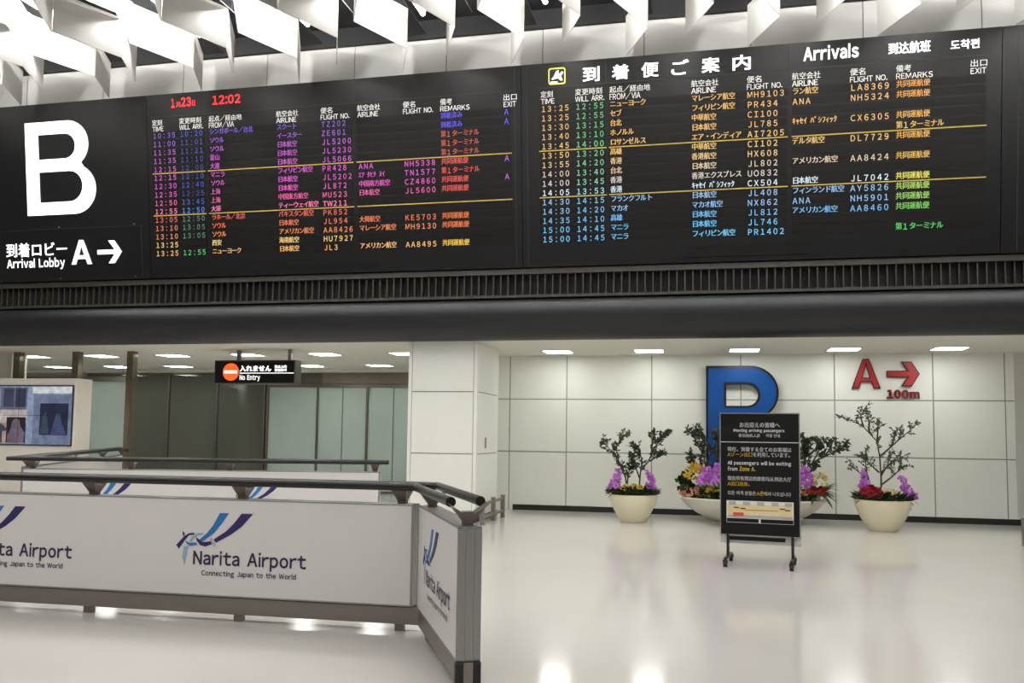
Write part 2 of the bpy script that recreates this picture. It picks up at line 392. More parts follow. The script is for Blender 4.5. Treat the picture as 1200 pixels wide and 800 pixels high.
# ------------------------------------------------------------------ flight boards (leaning plane)
TILT = math.radians(6.7)
BM = Matrix.Translation((0, 15.0, 4.5)) @ Matrix(((1, 0, 0, 0), (0, math.cos(TILT), -math.sin(TILT), 0), (0, math.sin(TILT), math.cos(TILT), 0), (0, 0, 0, 1)))
# board space: x along the wall, z up the board, -y towards the hall
def bl(d=0.006): return lambda a, c: (a, -d, c)
def board(name, label, x0, x1, cat='flight board', seams=()):
    t = thing(name, label, cat, mat=BM)
    p = MB(); p.box(x0 + .006, x1 - .006, 0, .16, 0, 3.49); p.build('cabinet', M['board'], t)
    if seams:
        q = MB()
        for s in seams: q.box(*s)
        q.build('panel_seams', M['seam'], t)
    return t
def seam_h(x0, x1, z, d=.004, w=.008): return (x0, x1, -d, .01, z - w, z + w)
def seam_v(x, z0, z1, d=.004, w=.007): return (x - w, x + w, -d, .01, z0, z1)

# zone sign
zs = board('zone_sign', 'black illuminated wall sign with a big white letter and an arrival lobby arrow', -15.9, -10.56, 'sign', [seam_h(-15.9, -10.75, 1.03), seam_v(-10.75, 0, 1.03)])
bx = lambda x, z, d=.012: Matrix.Translation((x, -d, z)) @ Matrix.Rotation(PI / 2, 4, 'X')
lb = letter_b(1.56, 1.82, .285, .245, .47, .91)
shape2d('big_letter', lb, M['white_lit'], zs, bx(-13.28, 1.31), .024)
k = MB(); text_fit(k, '到着ロビー', -13.82, .50, -12.42, .775, bl(.012), .013); k.build('lobby_lettering', M['white_lit'], zs)
k = MB(); text_fit(k, 'Arrival Lobby', -13.82, .235, -12.47, .47, bl(.012), .028); k.build('lobby_lettering', M['white_lit'], zs)
shape2d('zone_letter', letter_a(.45, .475, .078), M['white_lit'], zs, bx(-12.31, .317), .024)
shape2d('arrow', arrow(.53, .44, .085), M['white_lit'], zs, bx(-11.72, .32), .024)
k = MB()
for u in (-12.585, -10.9):
    for v in (1.06, .05): k.lathe([(.014, 0), (.014, .01)], 10, c=(0, 0, 0)) if False else k.box(u - .011, u + .011, -.012, 0, v - .011, v + .011)
k.build('screws', M['alu'], zs)

HEAD = [('定刻', 'TIME', .21, .24), ('変更時刻', 'WILL ARR.', .46, .5), ('起点／経由地', 'FROM/VIA', .68, .52), ('航空会社', 'AIRLINE', .44, .40), ('便名', 'FLIGHT NO.', .23, .56), ('航空会社', 'AIRLINE', .44, .40), ('便名', 'FLIGHT NO.', .23, .56), ('備考', 'REMARKS', .22, .54), ('出口', 'EXIT', .235, .225)]
def flight_rows(t, cols, rows, tint):
    for r, row in enumerate(rows):
        v = 2.023 + (4 - r) * .16
        k = MB()
        for ci, cell in enumerate(row):
            if cell: mono(k, cell, cols[ci], v, bl(.008), col=lin(tint(r, ci)))
        k.build('row_lettering', M['led'], t, color=True)
def headers(t, cols):
    for (jp, en, wj, we), u in zip(HEAD, cols):
        k = MB(); text_fit(k, jp, u, 2.905, u + wj, 3.015, bl(.008), .008); dz = .018 if '/' in en else 0; text_fit(k, en, u, 2.795 - dz, u + we, 2.885 + dz, bl(.008), .006)
        k.build('column_heading', M['white_print'], t)
def rules(t, segs):
    k = MB()
    for a, c in segs:
        for v in (1.993, 1.193): k.box(a, c, -.012, 0, v - .0085, v + .0085)
    k.build('yellow_rules', M['yellow'], t)
def slots(t, segs):
    k = MB()
    for a, c in segs:
        for r in range(15):
            v = 2.025 + (4 - r) * .16
            k.box(a, c, -.004, .0, v - .012, v + .118)
    k.build('flap_slots', M['slot'], t)

LC = [-10.44, -9.86, -9.235, -7.85, -6.965, -6.25, -5.375, -4.68, -3.525]
LR = [('10:35', '10:20', 'シンガポール／台北', 'スクート', 'TZ202', '', '', '到着済み', 'A'),
 ('11:00', '11:01', 'ソウル', 'イースター', 'ZE601', '', '', '到着済み', 'A'),
 ('11:35', '11:21', 'ソウル', '日本航空', 'JL5200', '', '', '第1ターミナル', ''),
 ('11:35', '11:10', '釜山', '日本航空', 'JL5230', '', '', '第1ターミナル', ''),
 ('12:15', '12:00', '大連', '日本航空', 'JL5066', '', '', '第1ターミナル', ''),
 ('12:15', '12:10', 'マニラ', 'フィリピン航空', 'PR428', 'ANA', 'NH5338', '共同運航便', 'A'),
 ('12:30', '12:40', 'ソウル', '日本航空', 'JL5202', 'ｴｱ ﾀﾋﾁ ﾇｲ', 'TN1577', '第1ターミナル', ''),
 ('12:35', '12:25', '上海', '日本航空', 'JL872', '中国南方航空', 'CZ4860', '共同運航便', 'A'),
 ('12:50', '13:45', '上海', '中国東方航空', 'MU523', '日本航空', 'JL5600', '共同運航便', ''),
 ('12:55', '12:50', '大邱', 'ティーウェイ航空', 'TW211', '', '', '', ''),
 ('13:05', '12:50', 'ラホール／北京', 'パキスタン航空', 'PK852', '', '', '', ''),
 ('13:10', '13:05', 'ソウル', '日本航空', 'JL954', '大韓航空', 'KE5703', '共同運航便', ''),
 ('13:10', '13:05', 'ソウル', 'アメリカン航空', 'AA8426', 'マレーシア航空', 'MH9130', '共同運航便', ''),
 ('13:25', '', '西安', '海南航空', 'HU7927', '', '', '', ''),
 ('13:25', '12:55', 'ニューヨーク', '日本航空', 'JL3', 'アメリカン航空', 'AA8495', '共同運航便', '')]
LT = [(122, 84, 205), (150, 84, 205), (186, 84, 205), (196, 80, 205), (205, 80, 200), (214, 80, 205), (218, 76, 200), (232, 78, 190), (236, 88, 160), (250, 120, 180), (228, 98, 84), (236, 118, 76), (240, 138, 76), (255, 212, 120), (255, 190, 110)]
def ltint(r, c):
    if c == 1: return [(48, 62, 190), (44, 60, 170), (50, 66, 180), (44, 62, 160), (38, 50, 150), (40, 50, 170), (52, 60, 190), (40, 50, 150), (66, 84, 180), (66, 130, 235), (84, 120, 110), (80, 124, 108), (78, 130, 104), (80, 190, 100), (80, 205, 104)][r]
    if c == 7: return (88, 76, 236) if r < 2 else (196, 84, 66) if r < 5 else (230, 76, 66) if r < 9 else (240, 120, 62) if r < 13 else (255, 204, 70)
    if c == 8: return (84, 80, 235) if r < 2 else (190, 90, 220)
    return LT[r]
lbd = board('flight_board', 'black arrivals board with red date digits and purple rows beside the big white letter', -10.56, -3.215, seams=[seam_v(-9.33, 3.09, 3.49), seam_v(-6.31, 3.06, 3.49), seam_h(-10.5, -3.36, 3.065), seam_v(-3.33, 0, 3.49)])
slots(lbd, [(-10.46, -9.34), (-9.27, -6.36), (-6.27, -3.39)])
headers(lbd, LC); flight_rows(lbd, LC, LR, ltint); rules(lbd, [(-10.46, -9.335), (-9.28, -6.345), (-6.28, -3.39)])
k = MB(); text_fit(k, '1', -10.02, 3.22, -9.95, 3.39, bl(.008), .03); text_fit(k, '月', -9.92, 3.225, -9.83, 3.32, bl(.008), .015); text_fit(k, '23', -9.81, 3.225, -9.60, 3.40, bl(.008), .03); text_fit(k, '日', -9.575, 3.23, -9.515, 3.33, bl(.008), .015)
k.build('date_digits', M['red_led'], lbd)
k = MB(); text_fit(k, '12:02', -9.15, 3.215, -8.57, 3.385, bl(.008), .03); k.build('clock_digits', M['red_led'], lbd)
k = MB(); k.box(-7.98, -5.9, -.006, 0, .09, .17); k.build('blank_slot', M['greybox'], lbd) if False else k.build('blank_slot', M['slot'], lbd)

RC = [-2.865, -2.265, -1.675, -.315, .58, 1.29, 2.18, 2.87, 3.955]
KP = 'ｷｬｾｲ ﾊﾟｼﾌｨｯｸ'
RR = [('13:25', '12:55', 'ニューヨーク', 'マレーシア航空', 'MH9103', 'ラン航空', 'LA8369', '共同運航便', ''),
 ('13:25', '12:55', 'セブ', 'フィリピン航空', 'PR434', 'ANA', 'NH5324', '共同運航便', ''),
 ('13:30', '13:15', '台北', '中華航空', 'CI100', '', '', '', ''),
 ('13:40', '13:10', 'ホノルル', '日本航空', 'JL785', KP, 'CX6305', '共同運航便', ''),
 ('13:45', '14:00', 'ロサンゼルス', 'エア・インディア', 'AI7205', '', '', '第1ターミナル', ''),
 ('13:50', '13:20', '高雄', '中華航空', 'CI102', 'デルタ航空', 'DL7729', '共同運航便', ''),
 ('13:55', '14:20', '香港', '香港航空', 'HX608', '', '', '', ''),
 ('14:00', '13:40', '台北', '日本航空', 'JL802', 'アメリカン航空', 'AA8424', '共同運航便', ''),
 ('14:00', '13:45', '香港', '香港エクスプレス', 'UO832', '', '', '', ''),
 ('14:05', '13:53', '香港', KP, 'CX504', '日本航空', 'JL7042', '共同運航便', ''),
 ('14:30', '14:15', 'フランクフルト', '日本航空', 'JL408', 'フィンランド航空', 'AY5826', '共同運航便', ''),
 ('14:30', '14:20', 'マカオ', 'マカオ航空', 'NX862', 'ANA', 'NH5901', '共同運航便', ''),
 ('14:35', '14:10', '高雄', '日本航空', 'JL812', 'アメリカン航空', 'AA8460', '共同運航便', ''),
 ('15:00', '14:45', 'マニラ', '日本航空', 'JL746', '', '', '', ''),
 ('15:00', '14:45', 'マニラ', 'フィリピン航空', 'PR1402', '', '', '第1ターミナル', '')]
RT = [(240, 188, 104)] * 4 + [(240, 194, 116), (240, 196, 110), (236, 200, 132), (226, 204, 170), (218, 208, 196), (222, 240, 248), (146, 190, 232), (140, 190, 238), (110, 188, 240), (96, 200, 250), (110, 204, 250)]
def rtint(r, c):
    if c == 1: return [(92, 196, 120), (92, 196, 122), (92, 204, 122), (92, 208, 122), (96, 212, 132), (108, 204, 140), (112, 204, 150), (118, 208, 160), (130, 215, 180), (150, 226, 232), (120, 192, 232), (110, 190, 236), (106, 190, 240), (110, 195, 245), (108, 190, 250)][r]
    if c == 7: return [(240, 164, 66), (242, 170, 66), (0, 0, 0), (240, 182, 76), (238, 196, 110), (236, 178, 76), (0, 0, 0), (230, 186, 90), (0, 0, 0), (235, 230, 104), (176, 214, 104), (152, 210, 100), (122, 206, 92), (0, 0, 0), (84, 214, 104)][r]
    return RT[r]
rbd = board('flight_board', 'black arrivals board titled with a plane pictogram, rows running from amber to light blue', -3.215, 4.405, seams=[seam_v(-3.11, 0, 3.49), seam_v(-1.735, 3.1, 3.49), seam_v(1.235, 3.1, 3.49), seam_h(-2.93, 4.2, 3.075)])
slots(rbd, [(-2.9, -1.75), (-1.69, 1.22), (1.285, 4.18)])
headers(rbd, RC); flight_rows(rbd, RC, RR, rtint); rules(rbd, [(-2.905, -1.735), (-1.695, 1.225), (1.285, 4.19)])
for i, ch in enumerate('到着便ご案内'):
    u = -2.125 + i * .497; k = MB(); text_fit(k, ch, u, 3.125, u + .275, 3.365, bl(.01), .024); k.build('title_character', M['white_lit'], rbd)
k = MB(); text_fit(k, 'Arrivals', 1.465, 3.185, 2.31, 3.415, bl(.01), .035); k.build('title_word', M['white_lit'], rbd)
k = MB(); text_fit(k, '到达航班', 2.755, 3.19, 3.37, 3.37, bl(.01), .02); k.build('title_word', M['white_lit'], rbd)
k = MB(); text_fit(k, '도착편', 3.665, 3.19, 4.075, 3.335, bl(.01), .02); k.build('title_word', M['white_lit'], rbd)
k = MB(); u0, u1, v0, v1, w_ = -2.725, -2.43, 3.115, 3.395, .018
def rrect(x0, z0, x1, z1, r): return arc(x1 - r, z0 + r, r, -90, 0, 5) + arc(x1 - r, z1 - r, r, 0, 90, 5) + arc(x0 + r, z1 - r, r, 90, 180, 5) + arc(x0 + r, z0 + r, r, 180, 270, 5)
shape2d('pictogram_frame', [rrect(u0, v0, u1, v1, .04), rrect(u0 + w_, v0 + w_, u1 - w_, v1 - w_, .028)], M['pictoyellow'], rbd, bx(0, 0), .016)
pl = [(u0 + (u1 - u0) * a, v0 + (v1 - v0) * c) for a, c in ((.17, .36), (.30, .47), (.46, .80), (.60, .86), (.585, .58), (.80, .77), (.88, .70), (.73, .49), (.84, .24), (.72, .22), (.55, .38), (.21, .29))]
k = MB(); k.prism(pl, lambda a, c, d: (a, -d, c), .004, .012); k.box(-2.69, -2.57, -.012, -.004, 3.145, 3.168); k.build('plane_pictogram', M['white_lit'], rbd)
k = MB(); k.box(-.40, 1.585, -.012, 0, .11, .255); kk = k.build('blank_slot', M['slot'], rbd)
k = MB()
for r_ in ((-.43, 1.615, .255, .275), (-.43, 1.615, .09, .11)): k.box(r_[0], r_[1], -.016, 0, r_[2], r_[3])
k.box(-.43, -.40, -.016, 0, .11, .255); k.box(1.585, 1.615, -.016, 0, .11, .255); k.build('blank_slot_frame', M['board'], rbd)

nbd = board('flight_board', 'black board at the end beyond the arrivals rows, only its yellow rules showing', 4.405, 12.2, seams=[seam_v(4.64, 0, 3.49), seam_v(6.0, 3.1, 3.49)])
slots(nbd, [(4.74, 5.9), (5.98, 8.9)]); rules(nbd, [(4.735, 5.9), (5.98, 8.9)])
k = MB()
for u_, (jp, en, wj, we) in zip((4.78, 5.37, 5.96), HEAD[:3]):
    text_fit(k, jp, u_, 2.905, u_ + wj, 3.015, bl(.008), .008); text_fit(k, en, u_, 2.795, u_ + we, 2.885, bl(.008), .006)
k.build('column_heading', M['white_print'], nbd)

# ------------------------------------------------------------------ ceiling baffles and tubes
ZB, ZT = 8.115, 8.82
def baffle(x, y_end, idx, label, grp):
    t = thing('ceiling_baffle', label, 'ceiling baffle', (x, y_end, ZB), group=grp)
    y = 0.0; k = 0; th = .012
    while y_end + y > 7.2:
        dy = -1.0 if k % 2 == 0 else -1.12
        xa, xb = (0.0, .44) if k % 2 == 0 else (.44, -.05)
        if k > 1 and k % 2 == 0: xa = -.05
        a = Vector((xa, y - .006, 0)); c = Vector((xb, y + dy + .006, 0)); n = (c - a).cross(Vector((0, 0, 1))).normalized() * th / 2
        p = MB(); h = Vector((0, 0, ZT - ZB))
        p.hexa([a - n, c - n, c + n, a + n], [a - n + h, c - n + h, c + n + h, a + n + h])
        p.build('baffle_panel', M['baffle'], t)
        y += dy; k += 1
    r = MB(); r.box(-.03, .46, y, 0, ZT - ZB, ZT - ZB + .02)
    for hy in (-.5, -2.6, -4.7): r.box(.2, .225, hy - .012, hy + .012, ZT - ZB + .02, 9.2 - ZB)
    r.build('hanger_track', M['bulk'], t)
    return t
def tube_lamp(x, y1, z, L, label, grp, m_='tube'):
    t = thing('tube_lamp', label, 'lamp', (x, y1, z), group=grp)
    p = MB(); p.tube([(0, 0, 0), (0, -L, 0)], .035, 10); p.build('tube', M[m_], t)
    p = MB(); p.box(-.05, .05, -L, 0, .04, .09)
    for q in (.1, .9): p.box(-.012, .012, -L * q - .01, -L * q + .01, .09, 9.195 - z)
    p.build('lamp_body', M['lampbody'], t)
    return t
LM = {-12.0: 0}
ords = ['first', 'second', 'third', 'fourth', 'fifth', 'sixth', 'seventh', 'eighth', 'ninth', 'tenth', 'eleventh', 'twelfth']
for i in range(12):
    x = -3.46 + 2.036 * (i - 6)
    baffle(x, 14.9, i, 'white folded ceiling baffle reaching the wall, %s long one from the left' % ords[i], 'long folded ceiling baffles')
    xm = -2.43 + 2.036 * (i - 6)
    baffle(xm, 14.28, i, 'white folded ceiling baffle stopping short of the wall, %s of those from the left' % ords[i], 'short folded ceiling baffles')
    tube_lamp(xm - .12, 13.35, 8.42, 6.0, 'long bright tube lamp left of a short ceiling baffle, %s long tube from the left' % ords[i], 'long tube lamps among the ceiling baffles')
    tube_lamp(xm + .60, 14.0, 9.03, 1.3, 'short bright tube lamp high up near the wall, %s from the left' % ords[i], 'high tube lamps near the wall', 'hightube')

# ------------------------------------------------------------------ recessed square downlights
def downlight(x, y, label, grp):
    t = thing('ceiling_light', label, 'ceiling light', (x, y, CEIL), group=grp)
    p = MB(); s = .27
    for a in ((-s - .03, s + .03, -s - .03, -s), (-s - .03, s + .03, s, s + .03), (-s - .03, -s, -s, s), (s, s + .03, -s, s)): p.box(a[0], a[1], a[2], a[3], -.012, .0)
    p.build('frame', M['lampbody'], t)
    p = MB(); p.box(-s, s, -s, s, -.006, -.001); p.build('diffuser', M['cool'], t)
GR = 'square downlights over the alcove'
for x, l in ((-3.02, 'beside the white column'), (-1.2, 'above the small cream pot'), (.62, 'above the big blue letter'), (2.43, 'to the left of the red wall letter'), (4.26, 'to the right of the red arrow')):
    downlight(x, 17.55, 'square recessed ceiling light ' + l, GR)
GL = 'square downlights over the glazed passage'
for x, l in ((-15.5, 'at the far left end, near row'), (-13.66, 'above the gap between the brown posts, near row'), (-11.82, 'left of the hanging no entry sign, near row'), (-9.98, 'right behind the hanger of the no entry sign, near row'), (-8.14, 'right of the hanging no entry sign, near row'), (-6.32, 'tucked against the white column, near row')):
    downlight(x, 17.7, 'square recessed ceiling light ' + l, GL)
for x, l in ((-17.3, 'above the video screen kiosk, far row'), (-15.45, 'between the brown posts, far row'), (-13.65, 'left of the no entry sign, far row'), (-9.9, 'just past the end of the no entry sign, far row'), (-8.05, 'over the pale glazing, far row')):
    downlight(x, 20.7, 'square recessed ceiling light ' + l, GL)

# ------------------------------------------------------------------ glazed passage on the left
YB = 22.3
def glazed(name, label, x0, x1, z0, z1, glassm, mull, frame_top=True, y=YB, header=None):
    t = thing(name, label, 'glass wall', ((x0 + x1) / 2, y, 0))
    cx = (x0 + x1) / 2
    xs = [x0] + list(mull) + [x1]
    for i in range(len(xs) - 1):
        p = MB(); p.box(xs[i] - cx + .03, xs[i + 1] - cx - .03, -.012, .0, z0 + .05, z1 - .03); p.build('glass_pane', glassm, t)
    for xx in xs:
        p = MB(); p.box(xx - cx - .03, xx - cx + .03, -.05, .05, 0, z1); p.build('mullion', M['glassframe'], t)
    p = MB(); p.box(x0 - cx, x1 - cx, -.05, .05, 0, .05); p.build('bottom_rail', M['glassframe'], t)
    p = MB(); p.box(x0 - cx, x1 - cx, -.06, .06, z1 - .03, z1 + .05); p.build('top_rail', M['glassframe'], t)
    return t
glazed('glass_partition', 'dark smoked glass partition behind the no entry sign', -17.6, -12.0, 0, 3.2, M['glassdark'], [-16.17, -14.96, -13.44])
gl = glazed('glass_partition', 'pale green filmed glass doors between the no entry sign and the white column', -11.9, -5.6, 0, 2.83, M['glasspale'], [-10.42, -8.99, -7.0])
for x_ in (-9.7, -8.25):
    p = MB(); p.box(x_ + 8.75 - .01, x_ + 8.75 + .01, -.02, .0, .05, 2.8); p.build('pane_joint', M['glassframe'], gl)
p = MB(); p.box(-1.55, 3.1, -.03, .05, 2.9, 3.2); p.build('transom_panel', M['brownpanel'], gl)
p = MB(); p.box(-3.1, -1.55, -.03, .05, 2.9, 3.2); p.build('transom_glass', M['glassdark'], gl)
p = MB(); p.box(-3.15, 3.15, -.1, .1, 3.2, CEIL); p.build('head_trim', M['lampbody'], gl)
b = MB(); b.box(-27, -4.3, YB - .4, YB - .06, 3.21, CEIL - .001); struct(b.build('trim_passage_ceiling', M['lowceil']))
b = MB(); b.box(-4.5, -4.3, YW + .2, 25, 0, CEIL); struct(b.build('wall_passage_end', M['wall']))
# tall mirror-brown posts and the near glazed door
YP = 16.75
for x, l in ((-15.03, 'tall brown mirror steel post against the far white column'), (-13.53, 'tall brown mirror steel post rising behind the video screen'), (-12.17, 'tall brown mirror steel post at the edge of the green glass leaf')):
    p = MB(); p.box(-.08, .08, -.08, .08, 0, CEIL); o = p.build('steel_post', M['brownpost'], bevel=.006); o.location = (x, YP, 0)
    tag(o, l, 'post', 'brown mirror posts')
d = thing('glass_leaf', 'pale green glass leaf with a black edge beside the video screen kiosk', 'glass door', (-15.68, 19.6, 0))
p = MB(); p.box(.0, 1.29, -.008, .008, .03, 2.80); p.build('glass_pane', M['glasspale'], d)
p = MB(); p.box(1.29, 1.34, -.02, .02, 0, 2.84); p.build('edge_frame', M['rubber'], d)
p = MB(); p.box(.0, 1.29, -.03, .03, 2.80, 2.92); p.build('header_rail', M['glassframe'], d)

# hanging NO ENTRY sign
s_ = thing('hanging_sign', 'black hanging light box sign with an orange no entry disc', 'sign', (-9.14, 16.5, 2.55))
p = MB(); p.box(-.91, .91, 0, .28, 0, .49); p.build('case', M['greybox'], s_, bevel=.012)
p = MB(); p.box(-.885, .885, -.012, 0, .025, .465); p.build('face_panel', M['signblack'], s_)
for x in (-.43, .72):
    p = MB(); p.box(x - .035, x + .035, .1, .17, .49, CEIL - 2.55); p.build('hanger', M['steel'], s_)
sp = lambda x, z, d=.018: Matrix.Translation((x, -d, z)) @ Matrix.Rotation(PI / 2, 4, 'X')
shape2d('no_entry_disc', [arc(-.52, .245, .18, 0, 360, 32)[:-1]], M['noorange'], s_, sp(0, 0), .012)
p = MB(); p.box(-.665, -.375, -.03, -.022, .215, .275); p.build('no_entry_bar', M['white_lit'], s_)
fs_ = lambda a, c: (a, -.016, c)
p = MB(); text_fit(p, '入れません', -.32, .255, .38, .375, fs_, .013); text_fit(p, '禁止入内', .46, .325, .72, .38, fs_, .003); text_fit(p, '진입금지', .46, .255, .72, .31, fs_, .003)
text_fit(p, 'No Entry', -.32, .05, .14, .185, fs_, .03); p.box(-.32, .885, -.02, -.012, .212, .228); p.build('lettering', M['white_lit'], s_)

# ------------------------------------------------------------------ video screen kiosk
kz = thing('video_kiosk', 'white kiosk with a large video screen showing framed pictures', 'display', (-14.56, 15.8, -.1993)); kz.scale = (1.1286, 1.1286, 1.1286)
p = MB(); p.box(-1.6, 1.6, 0, .42, .1766, 2.5); p.build('kiosk_body', M['kiosk'], kz, bevel=.01)
def scr(name, rgb, e=1.0):
    m = mat(name, tuple(int(c * .3) for c in rgb), .2, emit=rgb, estr=e, noise=.05, nscale=9.0); nt = m.node_tree
    nz = [n for n in nt.nodes if n.type == 'TEX_NOISE'][0]; mx = nt.nodes.new('ShaderNodeMix'); mx.data_type = 'RGBA'; c = lin(rgb)
    mx.inputs['A'].default_value = tuple(x * .35 for x in c[:3]) + (1,); mx.inputs['B'].default_value = tuple(min(1, x * 1.7) for x in c[:3]) + (1,)
    nt.links.new(nz.outputs['Fac'], mx.inputs['Factor']); nt.links.new(mx.outputs['Result'], nt.nodes['Principled BSDF'].inputs['Emission Color'])
    return m
p = MB(); p.box(-1.58, 1.555, -.02, 0, 1.265, 2.375); p.build('screen_bezel', M['rubber'], kz)
p = MB(); p.box(-1.56, 1.535, -.03, -.02, 1.285, 2.355); so = p.build('screen', scr('screen_base', (150, 160, 190), .5), kz)
def pic(x0, x1, z0, z1, rgb, dd=.034, e=.6, name='screen_picture'):
    p = MB(); p.box(x0, x1, -dd, -.029, z0, z1); return p.build(name, scr(name, rgb, e), kz)
# x: screen right edge 1.535 is at the pale end; the picture frames shown on screen
pic(.70, 1.53, 2.22, 2.345, (206, 228, 230), .035, .8)
pic(.74, 1.53, 1.30, 2.19, (122, 134, 166), .036, .6)
pic(.88, 1.48, 1.46, 2.04, (40, 46, 72), .038, .6)
p = MB(); p.prism([(1.12, 1.47), (1.46, 1.47), (1.36, 1.66), (1.31, 1.85), (1.22, 1.85), (1.18, 1.66)], lambda a, c, d: (a, -d, c), .038, .04); p.build('screen_shape', scr('screen_dusk_blue', (74, 84, 124), .6), kz)
p = MB(); p.prism([(.9, 1.48), (1.08, 1.48), (1.05, 1.72), (1.0, 1.9), (.94, 1.78)], lambda a, c, d: (a, -d, c), .038, .04); p.build('screen_shape', scr('screen_teal', (60, 78, 96), .6), kz)
pic(.02, .58, 1.92, 2.33, (112, 118, 148), .036, .5); pic(.08, .3, 1.97, 2.31, (76, 76, 100), .038, .5); pic(.34, .56, 1.97, 2.31, (66, 66, 88), .038, .5)
pic(-.2, .62, 1.68, 1.93, (196, 186, 186), .033, .6)
pic(-.2, .2, 1.30, 1.68, (186, 160, 148), .035, .6); pic(-.9, -.22, 1.30, 1.68, (176, 150, 140), .034, .6)
pic(.17, .58, 1.31, 1.78, (44, 38, 48), .037, .5)
p = MB(); p.prism([(.2, 1.31), (.55, 1.31), (.57, 1.5), (.47, 1.62), (.45, 1.73), (.36, 1.76), (.29, 1.7), (.27, 1.56), (.2, 1.45)], lambda a, c, d: (a, -d, c), .037, .04); p.build('screen_shape', scr('screen_mauve', (120, 104, 122), .6), kz)
p = MB(); p.prism([(-.08, 1.31), (-.02, 1.31), (.0, 1.45), (.03, 1.45), (.04, 1.31), (.09, 1.31), (.08, 1.52), (.18, 1.53), (.17, 1.58), (.06, 1.66), (-.04, 1.66), (-.1, 1.58)], lambda a, c, d: (a, -d, c), .037, .04); p.build('screen_shape', scr('screen_slate', (70, 72, 92), .6), kz)
pic(-.9, -.14, 1.75, 2.33, (128, 152, 182), .035, .6); pic(-.55, -.2, 1.78, 2.31, (96, 70, 84), .037, .5)
p = MB(); p.prism([(-.07, 1.70), (.02, 1.70), (.1, 1.84), (-.09, 1.84)], lambda a, c, d: (a, -d, c), .037, .041); p.build('screen_shape', scr('screen_white', (225, 230, 235), .7), kz)
pic(.60, .72, 1.29, 2.345, (150, 166, 196), .034, .6)
p = MB(); p.box(-1.56, 1.535, -.042, -.04, 1.815, 1.822) ; p.box(.42, .427, -.042, -.04, 1.29, 2.35); p.build('screen_seams', M['rubber'], kz)

# ------------------------------------------------------------------ barrier panels with rails
def zl(zx, zy):
    return ((zx - 228) * .001148, (480 - (zy - .034 * (zx - 228))) * .00108 + .452)
LOGO = [('blue', [(425, 88), (497, 88), (440, 172), (385, 238), (300, 303), (272, 288), (330, 240), (378, 178)]),
 ('navy', [(597, 92), (685, 95), (600, 190), (520, 250), (402, 312), (384, 288), (480, 225), (540, 165)]),
 ('greyink', [(352, 280), (365, 272), (402, 335), (388, 343)]),
 ('navy', [(245, 272), (264, 286), (300, 308), (345, 304), (358, 300), (372, 325), (320, 341), (280, 331), (252, 298)]),
 ('blue', [(160, 298), (188, 313), (244, 312), (258, 328), (205, 338), (174, 323)]),
 ('paleblue', [(190, 305), (214, 260), (255, 240), (300, 238), (298, 250), (262, 258), (232, 275), (212, 302)]),
 ('navy', [(228, 238), (190, 240), (150, 262), (88, 330), (110, 358), (150, 302), (184, 258), (228, 250)]),
 ('navy', [(134, 226), (152, 240), (147, 264), (139, 255)]),
 ('paleblue', [(150, 342), (186, 335), (172, 420), (160, 482), (140, 420)])]
